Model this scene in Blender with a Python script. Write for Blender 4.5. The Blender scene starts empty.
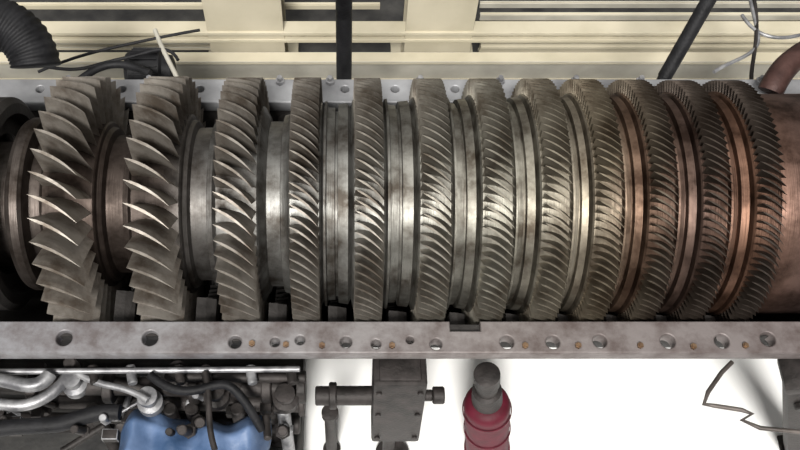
import bpy, bmesh, math, random
from mathutils import Vector, Matrix
random.seed(7)
scene = bpy.context.scene
scene.view_settings.view_transform = 'Standard'
try: scene.view_settings.look = 'None'
except Exception: pass
TH = math.radians(60)
DIR = Vector((0, math.cos(TH), -math.sin(TH)))
UP = Vector((0, math.sin(TH), math.cos(TH)))
D = 9.2; F = 920.0; CX = 3.45
CAM = Vector((CX, 0, 0)) - DIR*D - UP*0.21
FLOOR = -3.0

def P(px, py, z):
    """site survey: position at height z seen at photo coordinate"""
    d = Vector(((px-345)/F, 0, 0)) + UP*(-(py-225)/F) + DIR
    return CAM + d*((z-CAM.z)/d.z)

# ---------------------------------------------------------------- materials
def newmat(name):
    m = bpy.data.materials.new(name); m.use_nodes = True
    nt = m.node_tree; b = nt.nodes['Principled BSDF']
    return m, nt, b

def surf(name, c1, c2, metallic=0.0, rough=(0.4, 0.6), scale=4.0, bump=0.1, stretch=(1, 1, 1), detail=6, c3=None, spec=None):
    m, nt, b = newmat(name); N = nt.nodes; L = nt.links
    tc = N.new('ShaderNodeTexCoord'); mp = N.new('ShaderNodeMapping'); mp.inputs['Scale'].default_value = stretch
    L.new(tc.outputs['Object'], mp.inputs['Vector'])
    no = N.new('ShaderNodeTexNoise'); no.inputs['Scale'].default_value = scale; no.inputs['Detail'].default_value = detail
    L.new(mp.outputs['Vector'], no.inputs['Vector'])
    cr = N.new('ShaderNodeValToRGB'); e = cr.color_ramp.elements
    e[0].position = 0.32; e[0].color = (*c1, 1); e[1].position = 0.68; e[1].color = (*c2, 1)
    if c3:
        x = e.new(0.5); x.color = (*c3, 1)
    L.new(no.outputs['Fac'], cr.inputs['Fac']); L.new(cr.outputs['Color'], b.inputs['Base Color'])
    mr = N.new('ShaderNodeMapRange'); mr.inputs['To Min'].default_value = rough[0]; mr.inputs['To Max'].default_value = rough[1]
    L.new(no.outputs['Fac'], mr.inputs['Value']); L.new(mr.outputs['Result'], b.inputs['Roughness'])
    b.inputs['Metallic'].default_value = metallic
    if spec is not None: b.inputs['Specular IOR Level'].default_value = spec
    if bump:
        n2 = N.new('ShaderNodeTexNoise'); n2.inputs['Scale'].default_value = scale*6; n2.inputs['Detail'].default_value = 4
        L.new(mp.outputs['Vector'], n2.inputs['Vector'])
        bu = N.new('ShaderNodeBump'); bu.inputs['Strength'].default_value = bump; bu.inputs['Distance'].default_value = 0.03
        L.new(n2.outputs['Fac'], bu.inputs['Height']); L.new(bu.outputs['Normal'], b.inputs['Normal'])
    return m

def ramp_metal(name, cols, lo, metallic, rough, brush, x0=0., x1=8.):
    """steel whose heat tint / soiling changes along the machine"""
    m, nt, b = newmat(name); N = nt.nodes; L = nt.links
    tc = N.new('ShaderNodeTexCoord'); sp = N.new('ShaderNodeSeparateXYZ'); L.new(tc.outputs['Object'], sp.inputs[0])
    mr = N.new('ShaderNodeMapRange'); mr.inputs['From Min'].default_value = x0; mr.inputs['From Max'].default_value = x1
    L.new(sp.outputs['X'], mr.inputs['Value'])
    cr = N.new('ShaderNodeValToRGB'); e = cr.color_ramp.elements
    e[0].position = 0; e[0].color = (*cols[0][1], 1); e[1].position = 1; e[1].color = (*cols[-1][1], 1)
    for p, c in cols[1:-1]:
        x = e.new(p); x.color = (*c, 1)
    L.new(mr.outputs['Result'], cr.inputs['Fac'])
    no = N.new('ShaderNodeTexNoise'); no.inputs['Scale'].default_value = 3.2; no.inputs['Detail'].default_value = 8; no.inputs['Roughness'].default_value = .65
    L.new(tc.outputs['Object'], no.inputs['Vector'])
    c2 = N.new('ShaderNodeValToRGB'); c2.color_ramp.elements[0].position = .36; c2.color_ramp.elements[0].color = (*lo, 1)
    c2.color_ramp.elements[1].position = .6; c2.color_ramp.elements[1].color = (1.1, 1.1, 1.1, 1)
    L.new(no.outputs['Fac'], c2.inputs['Fac'])
    mx = N.new('ShaderNodeMix'); mx.data_type = 'RGBA'; mx.blend_type = 'MULTIPLY'; mx.inputs[0].default_value = 1
    L.new(cr.outputs['Color'], mx.inputs[6]); L.new(c2.outputs['Color'], mx.inputs[7]); L.new(mx.outputs[2], b.inputs['Base Color'])
    b.inputs['Metallic'].default_value = metallic
    r = N.new('ShaderNodeMapRange'); r.inputs['To Min'].default_value = rough[1]; r.inputs['To Max'].default_value = rough[0]
    L.new(no.outputs['Fac'], r.inputs['Value']); L.new(r.outputs['Result'], b.inputs['Roughness'])
    mp = N.new('ShaderNodeMapping'); mp.inputs['Scale'].default_value = (60, 2, 2) if brush else (12, 12, 12); L.new(tc.outputs['Object'], mp.inputs['Vector'])
    n2 = N.new('ShaderNodeTexNoise'); n2.inputs['Scale'].default_value = 1.5; L.new(mp.outputs['Vector'], n2.inputs['Vector'])
    bu = N.new('ShaderNodeBump'); bu.inputs['Strength'].default_value = .15; bu.inputs['Distance'].default_value = .02
    L.new(n2.outputs['Fac'], bu.inputs['Height']); L.new(bu.outputs['Normal'], b.inputs['Normal'])
    return m

M_drum = ramp_metal('rotor_drum_steel', [(0.0, (.13, .115, .105)), (.12, (.058, .043, .036)), (.22, (.052, .042, .037)), (.30, (.17, .168, .162)), (.45, (.21, .208, .195)),
            (.62, (.24, .23, .195)), (.715, (.25, .215, .165)), (.755, (.175, .112, .078)), (.82, (.10, .066, .054)), (.88, (.165, .09, .06)), (1.0, (.10, .073, .072))],
            (.26, .22, .19), .82, (.40, .58), True)
M_blade = ramp_metal('blade_steel', [(0, (.33, .30, .265)), (.25, (.30, .275, .245)), (.4, (.235, .215, .19)), (.6, (.21, .197, .165)), (.72, (.17, .142, .102)), (.80, (.062, .048, .038)), (1, (.052, .042, .037))],
            (.42, .37, .33), .7, (.46, .64), False)
M_flange = ramp_metal('flange_steel', [(0, (.23, .23, .245)), (.3, (.21, .203, .208)), (.6, (.19, .17, .165)), (1, (.17, .147, .145))], (.55, .48, .46), .3, (.45, .65), False)
M_flange2 = surf('flange_steel_pale', (.20, .20, .21), (.38, .385, .40), .3, (.4, .6), 2.2, .1)  # paler, slightly bluish steel tone for the far flange
M_casing = surf('casing_dark', (.014, .012, .011), (.042, .038, .036), .3, (.6, .8), 5, .2)
M_beige = surf('beige_paint', (.42, .38, .28), (.55, .50, .385), 0, (.5, .7), 1.2, .05, c3=(.50, .455, .345))
M_pale = surf('pale_paint', (.31, .295, .255), (.46, .44, .38), 0, (.5, .7), 2, .05)
M_black = surf('black_rubber', (.005, .005, .006), (.016, .016, .018), 0, (.5, .7), 6, .2, spec=.25)
M_dark = surf('dark_iron', (.016, .014, .013), (.055, .047, .045), .4, (.5, .7), 6, .2)
M_red = surf('red_enamel', (.060, .006, .012), (.115, .010, .024), 0, (.5, .65), 5, .1, spec=.25)
M_silver = surf('galvanised_pipe', (.14, .14, .15), (.42, .42, .43), .5, (.35, .55), 7, .1)
M_brown = surf('rusty_brown', (.04, .018, .015), (.09, .045, .038), .3, (.45, .7), 5, .2)
M_wire = surf('dull_wire', (.06, .05, .045), (.14, .12, .11), .4, (.4, .6), 5, .0)
M_blue = surf('blue_tarpaulin', (.035, .075, .16), (.13, .20, .35), 0, (.4, .6), 3, .2)
M_floorw = surf('white_epoxy_floor', (.90, .90, .89), (.95, .95, .94), 0, (.5, .7), .8, .02)
M_floord = surf('dark_pit_floor', (.012, .012, .013), (.05, .048, .045), 0, (.6, .9), 3, .3)
M_brass = surf('brass', (.10, .06, .04), (.26, .17, .10), .8, (.3, .5), 8, .1)
M_wall = surf('wall_paint', (.16, .155, .14), (.22, .215, .2), 0, (.7, .9), .6, .03)

# ---------------------------------------------------------------- helpers
def empty(name, loc=(0, 0, 0)):
    o = bpy.data.objects.new(name, None); scene.collection.objects.link(o); o.location = loc; o.empty_display_size = .2
    return o
def mk(name, bm, mat, parent=None, smooth=True, angle=35):
    me = bpy.data.meshes.new(name); bmesh.ops.recalc_face_normals(bm, faces=bm.faces); bm.to_mesh(me); bm.free()
    o = bpy.data.objects.new(name, me); scene.collection.objects.link(o)
    for mm in (mat if isinstance(mat, (list, tuple)) else [mat]): me.materials.append(mm)
    if smooth:
        me.polygons.foreach_set('use_smooth', [True]*len(me.polygons))
        me.set_sharp_from_angle(angle=math.radians(angle))
    if parent: o.parent = parent
    return o
def add_box(bm, c, s, bev=0.0, rot=None, mi=0):
    r = bmesh.ops.create_cube(bm, size=1)
    M = Matrix.Translation(Vector(c)) @ (rot.to_4x4() if rot else Matrix()) @ Matrix.Diagonal((*s, 1))
    bmesh.ops.transform(bm, matrix=M, verts=r['verts'])
    fs = set(f for v in r['verts'] for f in v.link_faces)
    if bev:
        es = list(set(e for v in r['verts'] for e in v.link_edges))
        q = bmesh.ops.bevel(bm, geom=es, offset=bev, segments=2, affect='EDGES', profile=.6)
        fs |= set(q['faces'])
    for f in fs:
        if f.is_valid: f.material_index = mi
def add_rev(bm, prof, p0, axis, seg=32, mi=0, a0=0, a1=2*math.pi, cap=True):
    """revolve profile [(distance,radius)] about axis from p0"""
    ax = Vector(axis).normalized(); t = Vector((0, 0, 1)) if abs(ax.z) < .9 else Vector((1, 0, 0))
    u = ax.cross(t).normalized(); v = ax.cross(u)
    full = abs(a1-a0-2*math.pi) < 1e-4; n = seg if full else seg+1
    rings = []
    for d, r in prof:
        rings.append([bm.verts.new(Vector(p0)+ax*d+u*(r*math.cos(a0+(a1-a0)*i/seg))+v*(r*math.sin(a0+(a1-a0)*i/seg))) for i in range(n)])
    for a, b in zip(rings, rings[1:]):
        for i in range(seg):
            j = (i+1) % n
            f = bm.faces.new((a[i], a[j], b[j], b[i])); f.material_index = mi
    if cap and full:
        for rr in (rings[0], rings[-1]):
            f = bm.faces.new(rr); f.material_index = mi
def add_cyl(bm, a, b, r, seg=20, mi=0, r2=None):
    a = Vector(a); b = Vector(b); r2 = r if r2 is None else r2
    L = (b-a).length; c = min(.012, r*.2)
    add_rev(bm, [(0, r-c), (c, r), (L-c, r2), (L, r2-c)], a, b-a, seg, mi)
def tube(name, pts, r, mat, parent=None, smooth=True):
    cu = bpy.data.curves.new(name, 'CURVE'); cu.dimensions = '3D'; cu.bevel_depth = r; cu.bevel_resolution = 4; cu.use_fill_caps = True
    if smooth:
        s = cu.splines.new('NURBS'); s.points.add(len(pts)-1)
        for p, q in zip(s.points, pts): p.co = (*q, 1)
        s.use_endpoint_u = True; s.order_u = min(4, len(pts)); s.resolution_u = 8
    else:
        s = cu.splines.new('POLY'); s.points.add(len(pts)-1)
        for p, q in zip(s.points, pts): p.co = (*q, 1)
    t = bpy.data.objects.new('t', cu); scene.collection.objects.link(t)
    bpy.context.view_layer.update()
    me = bpy.data.meshes.new_from_object(t.evaluated_get(bpy.context.evaluated_depsgraph_get()))
    bpy.data.objects.remove(t)
    o = bpy.data.objects.new(name, me); scene.collection.objects.link(o); me.materials.clear(); me.materials.append(mat)
    me.polygons.foreach_set('use_smooth', [True]*len(me.polygons))
    if parent: o.parent = parent
    return o

# ---------------------------------------------------------------- rotor
K = (D-1.24)/D
rows = [  # mid px, px width, tip r, rim r, blade count, stagger
    (52, 52, 1.26, .82, 38, 30), (146, 49, 1.26, .89, 40, 30), (232, 42, 1.25, .97, 56, 36),
    (303, 31, 1.25, 1.01, 80, 38), (370, 31, 1.245, 1.04, 84, 38), (438, 32, 1.24, 1.06, 86, 38), (501, 31, 1.24, 1.08, 88, 37),
    (560, 29, 1.24, 1.09, 92, 36), (613, 28, 1.235, 1.10, 96, 36), (668, 27, 1.23, 1.105, 100, 36), (722, 26, 1.225, 1.11, 102, 36), (776, 26, 1.225, 1.115, 104, 36)]
rotor = empty('compressor_rotor')
prof = [(-2.2, .45), (-1.2, .45), (-.1, .45), (-.05, .62), (.32, .62), (.34, .80), (.36, .84), (.40, .86), (.47, .86), (.50, .83), (.51, .66), (.60, .64)]
XR = []
for i, (px, w, rt, rr, n, stg) in enumerate(rows):
    X = CX + (px-345)/100*K; hw = w/115/2
    XR.append((X, hw))
Xs = [x for x, _ in XR]
for i, (px, w, rt, rr, n, stg) in enumerate(rows):
    X, hw = XR[i]
    rim = hw*1.08
    prof += [(X-rim-.012, rr-.10), (X-rim, rr-.015), (X-rim+.015, rr), (X+rim-.015, rr), (X+rim, rr-.015), (X+rim+.012, rr-.05)]
    if i < 11:
        Xn, hn = XR[i+1]; rn = rows[i+1][3]
        a = X+rim+.012; b = Xn-hn*1.08-.012; g = b-a
        if i < 3:
            rs = (rr+rn)/2-.17
            prof += [(a+g*.12, rs+.06), (a+g*.2, rs), (a+g*.7, rs+.0), (a+g*.74, rs+.06), (a+g*.9, rs+.07)]
        else:
            rs = (rr+rn)/2-.055
            prof += [(a+g*.04, rs+.045), (a+g*.12, rs+.05), (a+g*.15, rs-.01), (a+g*.42, rs-.015), (a+g*.44, rs-.05), (a+g*.52, rs-.05), (a+g*.54, rs+.02), (a+g*.88, rs+.03)]
prof += [(XR[-1][0]+.25, 1.09), (9.6, 1.10), (9.7, 1.0), (9.72, .5), (11, .48)]
bm = bmesh.new(); add_rev(bm, prof, (0, 0, 0), (1, 0, 0), 160)
mk('rotor_drum', bm, M_drum, rotor, angle=25)

def blade_row(name, X, hw, rr, rt, n, stg, mat):
    bm = bmesh.new()
    NS = 7
    layers = 4
    for k in range(n):
        ph0 = 2*math.pi*k/n + random.uniform(-.003, .003)
        rings = []
        for l in range(layers):
            s = l/(layers-1); r = rr-.03 + (rt-rr+.03)*s
            xi = math.radians(stg*(.45+.55*s)+random.uniform(-.5, .5)); c = 2*hw*(1-.06*s)/math.cos(xi)
            th = c*(.13-.04*s); cam = c*(.12-.06*s)
            up_, lo_ = [], []
            for q in range(NS+1):
                t = q/NS; y = cam*4*t*(1-t) ; h = th*(math.sqrt(max(t, 0))*(1-t)*1.6+.03)
                up_.append((t-.5, y+h/2)); lo_.append((t-.5, y-h/2))
            sec = up_ + lo_[::-1]
            vs = []
            for a, y in sec:
                A = a*c; ax_ = A*math.cos(xi)+y*math.sin(xi); tt = A*math.sin(xi)-y*math.cos(xi)
                ph = ph0 + tt/r
                vs.append(bm.verts.new((X+ax_, r*math.cos(ph), r*math.sin(ph))))
            rings.append(vs)
        m = len(rings[0])
        for a, b in zip(rings, rings[1:]):
            for i in range(m):
                j = (i+1) % m
                bm.faces.new((a[i], a[j], b[j], b[i]))
        bm.faces.new(rings[-1])
    return mk(name, bm, mat, rotor, angle=50)
for i, (px, w, rt, rr, n, stg) in enumerate(rows):
    blade_row('blade_row_%d' % (i+1), XR[i][0], XR[i][1], rr, rt, n, stg, M_blade)
bm = bmesh.new()
add_rev(bm, [(-.25, .70), (-.25, 1.02), (-.2, 1.06), (.12, 1.06), (.17, 1.0), (.17, .9), (.05, .86), (.05, .70)], (.05, 0, 0), (1, 0, 0), 96, cap=False)
add_rev(bm, [(0, .50), (0, .86), (.5, .92), (.5, .50)], (-1.6, 0, 0), (1, 0, 0), 64, cap=False)
mk('bearing_ring', bm, M_casing, rotor)  # dark casing colour puts the shade of the left end into the ring

# ---------------------------------------------------------------- lower casing
casing = empty('lower_turbine_casing')
def plate(name, outer, holes, z0, z1, mat, parent):
    cu = bpy.data.curves.new(name, 'CURVE'); cu.dimensions = '2D'; cu.fill_mode = 'BOTH'; cu.extrude = (z1-z0)/2-.012; cu.bevel_depth = .012; cu.bevel_resolution = 1; cu.offset = -.012
    s = cu.splines.new('POLY'); s.points.add(len(outer)-1); s.use_cyclic_u = True
    for p, q in zip(s.points, outer): p.co = (q[0], q[1], 0, 1)
    for hx, hy, r in holes:
        s = cu.splines.new('POLY'); s.points.add(19); s.use_cyclic_u = True
        for k, p in enumerate(s.points): p.co = (hx+r*math.cos(k*math.pi/10), hy+r*math.sin(k*math.pi/10), 0, 1)
    t = bpy.data.objects.new('t', cu); scene.collection.objects.link(t); bpy.context.view_layer.update()
    me = bpy.data.meshes.new_from_object(t.evaluated_get(bpy.context.evaluated_depsgraph_get())); bpy.data.objects.remove(t)
    me.materials.clear(); me.materials.append(mat)
    o = bpy.data.objects.new(name, me); scene.collection.objects.link(o); o.location.z = (z0+z1)/2; o.parent = parent
    return o
Y0, Y1 = 1.275, 1.59
near = [(64, 338, .075), (150, 338, .075), (235, 342, .06), (275, 342, .045), (300, 340, .045), (346, 342, .055), (376, 344, .045), (410, 340, .035), (436, 344, .055), (507, 342, .065),
        (553, 342, .065), (600, 341, .065), (668, 341, .07), (722, 341, .07), (768, 339, .07)]
hn = []
for px, py, r in near:
    p = P(px, py, 0); hn.append((p.x, p.y, r))
nx0, nx1 = P(450, 325, 0).x, P(480, 325, 0).x
outer = [(-3, -Y0), (-3, -Y1), (11, -Y1), (11, -Y0), (nx1, -Y0), (nx1, -Y0-.10), (nx0, -Y0-.10), (nx0, -Y0)]
plate('flange_near', outer, hn, -.16, 0, M_flange, casing)
hf = []
for px in (40, 122, 200, 262, 300, 345, 395, 455, 520, 590, 655, 705, 750):
    p = P(px, 89, 0); hf.append((p.x, p.y, .045))
plate('flange_far', [(-3, Y0), (11, Y0), (11, Y1), (-3, Y1)], hf, -.16, 0, M_flange2, casing)
bm = bmesh.new()
def halfshell(bm, x0, x1, ri, ro, seg=48):
    pr = [(ri, x0), (ri, x1), (ro, x1), (ro, x0)]
    rings = []
    for k in range(seg+1):
        a = math.pi + math.pi*k/seg
        rings.append([bm.verts.new((x, r*math.cos(a), r*math.sin(a)-.06)) for r, x in pr])
    for a, b in zip(rings, rings[1:]):
        for i in range(4): bm.faces.new((a[i], a[(i+1) % 4], b[(i+1) % 4], b[i]))
    bm.faces.new(rings[0]); bm.faces.new(rings[-1])
halfshell(bm, -3, 11, 1.285, 1.40)
for x in (-2.9, .2, 2.4, 4.6, 6.8, 9.2): halfshell(bm, x, x+.1, 1.38, 1.45)
mk('shell', bm, M_casing, casing)
bm = bmesh.new()
for i in range(11):
    X = (Xs[i]+XR[i][1]+Xs[i+1]-XR[i+1][1])/2; g = (Xs[i+1]-XR[i+1][1])-(Xs[i]+XR[i][1])
    n = 30+3*i; ri = (rows[i][3]+rows[i+1][3])/2+.03
    for k in range(n):
        a = math.pi+math.pi*(k+.5)/n
        if math.sin(a) > -.12: continue
        h = min(g*.28, .09)
        vs = []
        for r in (ri, 1.29):
            for dx, dt in ((-h, -.03), (0, .010), (h, .04), (0, -.010)):
                vs.append(bm.verts.new((X+dx, r*math.cos(a+dt), r*math.sin(a+dt)-.05)))
        for q in range(4): bm.faces.new((vs[q], vs[(q+1) % 4], vs[4+(q+1) % 4], vs[4+q]))
        bm.faces.new(vs[:4]); bm.faces.new(vs[4:])
mk('stator_vanes', bm, M_casing, casing, smooth=False)
bm = bmesh.new()
for px, py in ((252, 344), (286, 345), (322, 346), (392, 346), (525, 346), (578, 346), (640, 346), (693, 347), (745, 346)):
    p = P(px, py, 0); add_rev(bm, [(0, .03), (.03, .03), (.03, .018), (.04, .018)], (p.x, p.y, -.005), (0, 0, 1), 6)
mk('flange_studs', bm, M_brass, casing, smooth=False)
bm = bmesh.new()
for px in (70, 150, 280, 330, 420, 500, 575, 640, 760):
    p = P(px, 84, 0); add_rev(bm, [(0, .05), (.05, .05), (.05, .03), (.10, .03)], (p.x, p.y+.02, -.005), (0, 0, 1), 6)
mk('flange_nuts', bm, M_silver, casing, smooth=False)
bm = bmesh.new()
for x in (-1.5, 3.5, 8.5):
    add_box(bm, (x, .35, (FLOOR-1.35)/2), (.5, .8, -1.35-FLOOR), .02)
    add_box(bm, (x, .35, FLOOR+.04), (.8, 1.0, .08), .01)
mk('pedestals', bm, M_dark, casing)

# ---------------------------------------------------------------- floors and wall
def slab(name, x0, x1, y0, y1, z0, z1, mat):
    bm = bmesh.new(); add_box(bm, ((x0+x1)/2, (y0+y1)/2, (z0+z1)/2), (x1-x0, y1-y0, z1-z0)); return mk(name, bm, mat, smooth=False)
slab('floor', -14, 22, -12, 3.2, FLOOR-.2, FLOOR, M_floorw)
slab('floor_pit', -14, 22, 3.2, 14, FLOOR-.35, FLOOR-.15, M_floord)
slab('wall_back', -14, 22, 14, 14.2, FLOOR-.35, 6, M_wall)

# ---------------------------------------------------------------- steel frame behind
frame = empty('steel_support_frame')
bm = bmesh.new()
def ybox(bm, px0, px1, yt, yb, ztop, h, mi=0):
    a = P(400, yt, ztop); b = P(400, yb, ztop); x0 = P(px0, yt, ztop).x; x1 = P(px1, yt, ztop).x
    cy = (a.y+b.y)/2; w = a.y-b.y
    add_box(bm, ((x0+x1)/2, cy, ztop-.03), (x1-x0, w, .06), .008, mi=mi)
    add_box(bm, ((x0+x1)/2, cy, ztop-h/2), (x1-x0, .06, h-.04), 0, mi=mi)
    add_box(bm, ((x0+x1)/2, cy, ztop-h+.03), (x1-x0, w*.9, .06), .008, mi=mi)
ybox(bm, -400, 1200, 21, 33, -2.0, .22)
ybox(bm, -400, 1200, 52, 62, -2.3, .5, 1)
ybox(bm, -400, 240, 35, 44, -2.6, .15, 1)
ybox(bm, -400, 380, 2, 4, -2.2, .12)
ybox(bm, 480, 1200, 12, 15, -2.0, .12, 1)
ybox(bm, 480, 1200, 37, 47, -2.4, .28)
ybox(bm, 480, 1200, 1, 2, -2.0, .12, 1)
mk('girders', bm, [M_beige, M_pale], frame, smooth=False)
bm = bmesh.new()
for px0, px1 in ((215, 287), (402, 466)):
    a = P(px0, 72, -2.9); b = P(px1, 72, -2.9)
    x0, x1, y = a.x, b.x, a.y
    add_box(bm, ((x0+x1)/2, y+.02, -.9), (x1-x0, .05, 4.2), .008)
    add_box(bm, ((x0+x1)/2, y+.5, -.9), (x1-x0, .05, 4.2), .008)
    add_box(bm, ((x0+x1)/2, y+.26, -.9), (.06, .46, 4.2))
    add_box(bm, ((x0+x1)/2, y+.26, -3.06), (x1-x0+.3, .9, .08), .01)
mk('columns', bm, M_beige, frame, smooth=False)

p = P(344, 92, 0)
bm = bmesh.new(); add_cyl(bm, (p.x, 1.80, -3), (p.x, 1.80, 2.6), .085, 24); add_rev(bm, [(0, .2), (.05, .2), (.08, .1), (.2, .1)], (p.x, 1.80, -3), (0, 0, 1), 24)
mk('guide_rod', bm, M_black)
q = P(664, 78, -.3); q2 = P(720, -20, .6)
bm = bmesh.new(); d = (q2-q).normalized(); add_cyl(bm, q-d*.0, q2+d*2, .08, 24)
add_cyl(bm, (q.x, q.y, FLOOR), (q.x, q.y, q.z+.05), .07, 20)
mk('prop_rod', bm, M_black)

# ---------------------------------------------------------------- top-left: hose, motor, cables
hose = empty('flexible_duct_hose')
bm = bmesh.new()
cen = P(-8, 104, .1)+Vector((0, .2, .3)); Rm = .52
prev = None
for k in range(145):
    a = math.radians(5+175*k/144)
    cc = cen + Vector((Rm*math.cos(a), Rm*math.sin(a)*.8, Rm*math.sin(a)*.6))
    tg = Vector((-math.sin(a), .8*math.cos(a), .6*math.cos(a))).normalized(); u = Vector((0, -.6, .8)); v = tg.cross(u).normalized(); u = v.cross(tg)
    r = .25+.008*math.sin(k*2*math.pi/6)
    ring = [bm.verts.new(cc+u*r*math.cos(w*math.pi/12)+v*r*math.sin(w*math.pi/12)) for w in range(24)]
    if prev:
        for w in range(24): bm.faces.new((prev[w], prev[(w+1) % 24], ring[(w+1) % 24], ring[w]))
    else: bm.faces.new(ring)
    prev = ring
bm.faces.new(prev)
mk('hose_body', bm, M_black, hose, angle=80)
motor = empty('electric_motor')
m0 = P(152, 70, -.9)
bm = bmesh.new()
add_rev(bm, [(0, .1), (0, .2), (.05, .24), (.42, .24), (.45, .2), (.55, .18), (.58, .1)], m0+Vector((-.30, 0, 0)), (1, 0, 0), 32)
for k in range(18):
    a = 2*math.pi*k/18
    add_box(bm, m0+Vector((-.06, .25*math.cos(a), .25*math.sin(a))), (.32, .012, .04), rot=Matrix.Rotation(a-math.pi/2, 3, 'X'))
add_box(bm, m0+Vector((0, 0, -1.15)), (.4, .25, 1.9), .02)
mk('motor_body', bm, M_black, motor)
cab = empty('cable_bundle')
def pw(lst): return [P(a, b, z) for a, b, z in lst]
tube('cable_1', pw([(38, 72, -.4), (70, 58, -.4), (110, 48, -.4), (165, 36, -.4), (200, 30, -.4)]), .018, M_black, cab)
tube('cable_2', pw([(20, 60, -.4), (70, 75, -.4), (100, 62, -.4), (140, 56, -.4), (170, 44, -.4), (178, 60, -.4)]), .02, M_black, cab)
tube('cable_3', pw([(80, 80, -.4), (95, 68, -.4), (115, 62, -.4), (135, 66, -.4), (150, 74, -.4)]), .045, M_black, cab)
tube('white_hose', pw([(155, 30, -.4), (163, 52, -.4), (172, 66, -.4), (178, 80, -.4)]), .028, M_pale, cab)
wr = empty('bent_wire_bracket')
tube('wire_1', pw([(748, -10, -.6), (757, 30, -.6), (762, 44, -.6), (745, 58, -.6), (722, 66, -.6), (714, 72, -.6)]), .022, M_silver, wr)
tube('wire_2', pw([(742, 15, -.6), (760, 45, -.6), (790, 40, -.6), (815, 30, -.6)]), .022, M_silver, wr)
tube('wire_3', pw([(752, -10, -.6), (764, 38, -.6), (748, 66, -.6), (752, 84, -.6)]), .024, M_dark, wr)
elb = empty('exhaust_elbow_pipe')
tube('elbow', pw([(835, 38, .25), (803, 52, .25), (783, 66, .25), (774, 84, .25), (770, 92, .2)]), .13, M_brown, elb)

# ---------------------------------------------------------------- below: jack, actuator, posts
def lean(o, top, base):
    o.location = base; o.rotation_mode = 'QUATERNION'; o.rotation_quaternion = Vector((0, 0, 1)).rotation_difference(top-base)
jt = P(487, 366, -.4); jb = P(487, 448, FLOOR+.03)
jack = empty('red_support_jack'); lean(jack, jt, jb)
bm = bmesh.new()
add_rev(bm, [(0, .27), (.05, .27), (.07, .25), (1.5, .245), (1.56, .235), (1.60, .20), (1.62, .13)], (0, 0, 0), (0, 0, 1), 36)
for a in (0, 1): add_rev(bm, [(0, .252), (.01, .262), (.05, .262), (.06, .252)], (0, 0, .75+.6*a), (0, 0, 1), 36, cap=False)
mk('jack_body', bm, M_red, jack)
bm = bmesh.new()
add_rev(bm, [(1.58, .12), (1.66, .12), (1.67, .16), (1.95, .15), (1.97, .11), (2.15, .11), (2.16, .13), (2.38, .13), (2.40, .08)], (0, 0, 0), (0, 0, 1), 28)
mk('jack_screw', bm, M_dark, jack)

at = P(400, 366, -.45); ab = P(392, 455, FLOOR+.03)
act = empty('valve_actuator'); lean(act, at, ab)
H = (at-ab).length
bm = bmesh.new()
add_box(bm, (0, 0, H-.80), (.52, .38, 1.55), .04)
add_box(bm, (0, 0, H-.02), (.40, .30, .06), .02)
add_cyl(bm, (0, 0, H-1.55), (0, 0, H-1.75), .12)
add_cyl(bm, (-.05, 0, H-1.7), (-.05, 0, 0), .07)
add_cyl(bm, (0, 0, 0), (0, 0, .06), .2)
add_cyl(bm, (-.25, 0, H-.72), (-.84, 0, H-.72), .10)
add_cyl(bm, (-.62, 0, H-.72), (-.70, 0, H-.72), .14)
add_cyl(bm, (.25, 0, H-.72), (.36, 0, H-.72), .06)
add_cyl(bm, (.36, 0, H-.72), (.48, 0, H-.72), .09)
for s in (-1, 1):
    for z in (-.2, -.75, -1.4): add_cyl(bm, (s*.2, -.19, H+z), (s*.2, -.215, H+z), .03, 8)
mk('actuator_body', bm, M_dark, act)

def post(name, px, py, ztop, r, mat, base=FLOOR, parent=None):
    p = P(px, py, ztop); bm = bmesh.new(); h = ztop-base
    add_rev(bm, [(0, r*1.6), (.05, r*1.6), (.06, r), (h-.12, r), (h-.1, r*1.4), (h, r*1.4), (h+.01, r*.8)], (p.x, p.y, base), (0, 0, 1), 20)
    return mk(name, bm, mat, parent)
post('pipe_stand', 330, 412, -1.6, .065, M_dark)

# ---------------------------------------------------------------- bottom-left machinery on a skid
skid = empty('pipework_skid')
bm = bmesh.new()
s1 = P(304, 360, -2.6).x
add_box(bm, ((-3+s1)/2, -1.45, -2.8), (s1+3, 2.1, .4), .02)
add_box(bm, ((-3+s1)/2, -1.1, -2.1), (s1+2.9, .1, 1.0), .02)
mk('skid_base', bm, M_floord, skid)
post('stand_1', 270, 405, -1.5, .09, M_dark, -2.61, skid)
post('stand_2', 232, 382, -1.0, .08, M_dark, -2.61, skid)
bm = bmesh.new()
def hp(px0, py0, px1, py1, z, r, mi): add_cyl(bm, P(px0, py0, z), P(px1, py1, z), r, 20, mi)
hp(-40, 372, 300, 369, -.75, .03, 1)
hp(-40, 384, 306, 388, -1.1, .10, 0)
hp(60, 400, 304, 404, -1.5, .09, 0)
hp(-40, 422, 300, 424, -2.0, .11, 0)
hp(165, 377, 306, 378, -.9, .05, 0)
for px in (92, 130, 178, 205, 250, 290): hp(px, 366, px+3, 384, -.8, .05, px in (130, 250))
for px in (30, 105, 190, 262, 296):
    hp(px, 387, px+10, 387, -1.1, .17, 0); hp(px+3, 402, px+9, 402, -1.5, .15, 0)
for px, py in ((148, 398), (215, 392), (178, 372), (285, 395), (72, 380)):
    p = P(px, py, -.9); add_rev(bm, [(0, .13), (.1, .13), (.12, .08), (.2, .08), (.2, .10), (.26, .10), (.27, .04)], p-Vector((0, 0, .2)), (0, 0, 1), 20, 1 if px in (148, 72) else 0)
rnd = random.Random(3)
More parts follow.
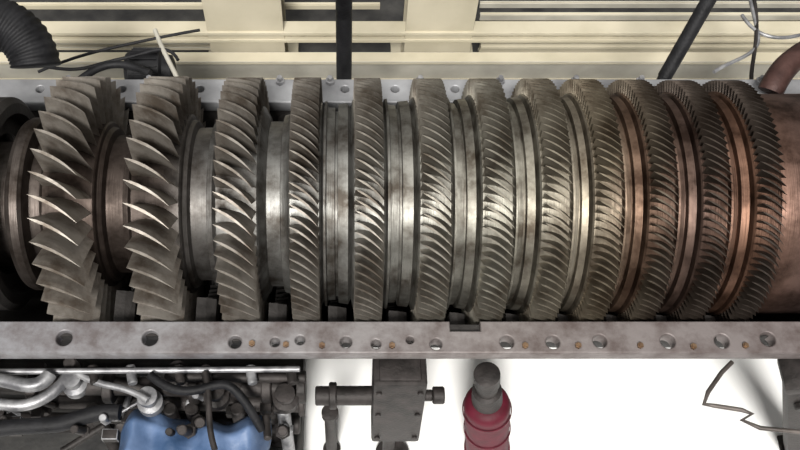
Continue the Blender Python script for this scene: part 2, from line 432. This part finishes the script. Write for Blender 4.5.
for k in range(60):
    px = rnd.uniform(-20, 296); py = rnd.uniform(366, 440); z = rnd.uniform(-1.7, -1.0)
    p = P(px, py, z); t = rnd.random(); mi = 1 if rnd.random() < .4 else 0
    if t < .4:
        s = rnd.uniform(.05, .12); add_box(bm, p, (s*rnd.uniform(1, 2), s, s), .01, mi=mi)
    elif t < .75:
        r = rnd.uniform(.03, .07); add_cyl(bm, p, p+Vector((rnd.uniform(-.05, .05), -.05, rnd.uniform(.1, .3))), r, 14, mi); add_cyl(bm, p, p+Vector((0, 0, .04)), r*1.5, 6, mi)
    else:
        add_cyl(bm, p, p+Vector((rnd.uniform(-.5, .3), rnd.uniform(-.3, .0), rnd.uniform(-.1, .1))), rnd.uniform(.015, .04), 12, mi)
for px in (100, 175, 196, 240, 285):
    p = P(px, 430, -1.6); add_cyl(bm, (p.x, p.y, -2.6), (p.x, p.y+.1, -1.2), .07, 18, px in (285,))
mk('pipes', bm, [M_dark, M_silver], skid)
tube('elbow_1', pw([(-20, 376, -.7), (10, 381, -.7), (26, 388, -.7), (44, 384, -.7), (50, 374, -.7)]), .07, M_silver, skid)
tube('elbow_2', pw([(-20, 400, -.9), (15, 408, -.9), (36, 404, -.9), (56, 392, -.9), (66, 378, -.9)]), .06, M_silver, skid)
tube('elbow_3', pw([(75, 372, -.8), (95, 384, -.8), (120, 386, -.8), (138, 394, -.8), (148, 400, -.8)]), .035, M_silver, skid)
tube('hose_loop', pw([(150, 375, -.7), (170, 392, -.7), (200, 392, -.7), (222, 380, -.7), (240, 390, -.7), (262, 430, -1.0)]), .045, M_black, skid)
tube('hose_loop_2', pw([(-10, 430, -.9), (30, 424, -.9), (60, 430, -.9), (95, 410, -.9), (120, 412, -.9)]), .08, M_black, skid)
tube('hose_loop_3', pw([(205, 372, -.7), (212, 400, -.7), (205, 420, -.7), (215, 450, -.7)]), .03, M_dark, skid)
# tarpaulin draped over the skid
bm = bmesh.new()
nx, ny = 70, 40
g = []
a0 = P(112, 450, -1.2); a1 = P(266, 450, -1.2); y_t = P(180, 412, -1.2).y
for j in range(ny+1):
    rw = []
    for i in range(nx+1):
        u = i/nx; v = j/ny
        x = a0.x+(a1.x-a0.x)*(u+.02*math.sin(9*v)); y = y_t-1.3*v
        edge = min(u, 1-u)*2
        z = -1.12 + .06*math.sin(9*u+3*v)+.04*math.sin(23*u-6*v+1)+.03*math.sin(15*v+8*u) - 1.6*max(0, .25-edge)**1.3 - 1.5*max(0, .15-v)
        y += .05*math.sin(7*u)*(1-v)+.04*math.sin(14*u)
        rw.append(bm.verts.new((x, y, z)))
    g.append(rw)
for j in range(ny):
    for i in range(nx): bm.faces.new((g[j][i], g[j][i+1], g[j+1][i+1], g[j+1][i]))
t = mk('blue_tarpaulin', bm, M_blue, skid, angle=180)
sm = t.modifiers.new('thick', 'SOLIDIFY'); sm.thickness = .015

# bottom-right
bw = empty('bent_rod_handle')
tube('rod', pw([(732, 362, -.6), (722, 372, -.6), (708, 392, -.6), (704, 404, -.6), (716, 406, -.6), (742, 410, -.6), (752, 414, -.6), (742, 420, -.6), (760, 428, -.6), (800, 432, -.6)]), .022, M_wire, bw, smooth=False)
rt_ = P(798, 370, -.4); rb = P(796, 452, FLOOR+.02)
leg = empty('raking_support_leg'); lean(leg, rt_, rb); H = (rt_-rb).length
bm = bmesh.new()
add_box(bm, (0, 0, H/2), (.24, .26, H-.1), .03)
add_box(bm, (.1, 0, H-.1), (.5, .36, .16), .03)
add_box(bm, (0, 0, .04), (.34, .4, .1), .02)
add_cyl(bm, (0, -.13, H-.6), (0, -.2, H-.6), .07)
mk('leg_body', bm, M_dark, leg)

# ---------------------------------------------------------------- lights, world
def look(o, tgt): o.rotation_euler = (Vector(tgt)-o.location).to_track_quat('-Z', 'Y').to_euler()
s = bpy.data.lights.new('sun', 'SUN'); s.energy = 4.7; s.angle = math.radians(14); s.color = (1, .975, .93)
so = bpy.data.objects.new('sun', s); scene.collection.objects.link(so); so.location = (2, -7, 9); look(so, (3.2, 0, 0))
al = bpy.data.lights.new('roof_lamp', 'AREA'); al.shape = 'RECTANGLE'; al.size = 9; al.size_y = .8; al.energy = 300; al.color = (1, .97, .92)
ao = bpy.data.objects.new('roof_lamp', al); scene.collection.objects.link(ao); ao.location = (3.5, .6, 10); look(ao, (3.5, 0, 0))
w = bpy.data.worlds.new('World'); scene.world = w; w.use_nodes = True; nt = w.node_tree; N = nt.nodes; L = nt.links
bg = N['Background']; tc = N.new('ShaderNodeTexCoord'); sp = N.new('ShaderNodeSeparateXYZ'); cr = N.new('ShaderNodeValToRGB')
L.new(tc.outputs['Generated'], sp.inputs[0]); L.new(sp.outputs['Z'], cr.inputs['Fac']); L.new(cr.outputs['Color'], bg.inputs['Color'])
e = cr.color_ramp.elements; e[0].position = 0; e[0].color = (.10, .10, .10, 1); e[1].position = .92; e[1].color = (.98, .97, .94, 1)
x = e.new(.5); x.color = (.16, .16, .16, 1)
bg.inputs['Strength'].default_value = .7

cam = bpy.data.cameras.new('camera'); co = bpy.data.objects.new('camera', cam); scene.collection.objects.link(co)
co.location = CAM; co.rotation_euler = (math.radians(90)-TH, 0, 0)
cam.sensor_width = 36; cam.lens = F/800*36; cam.shift_x = 55/800
scene.camera = co
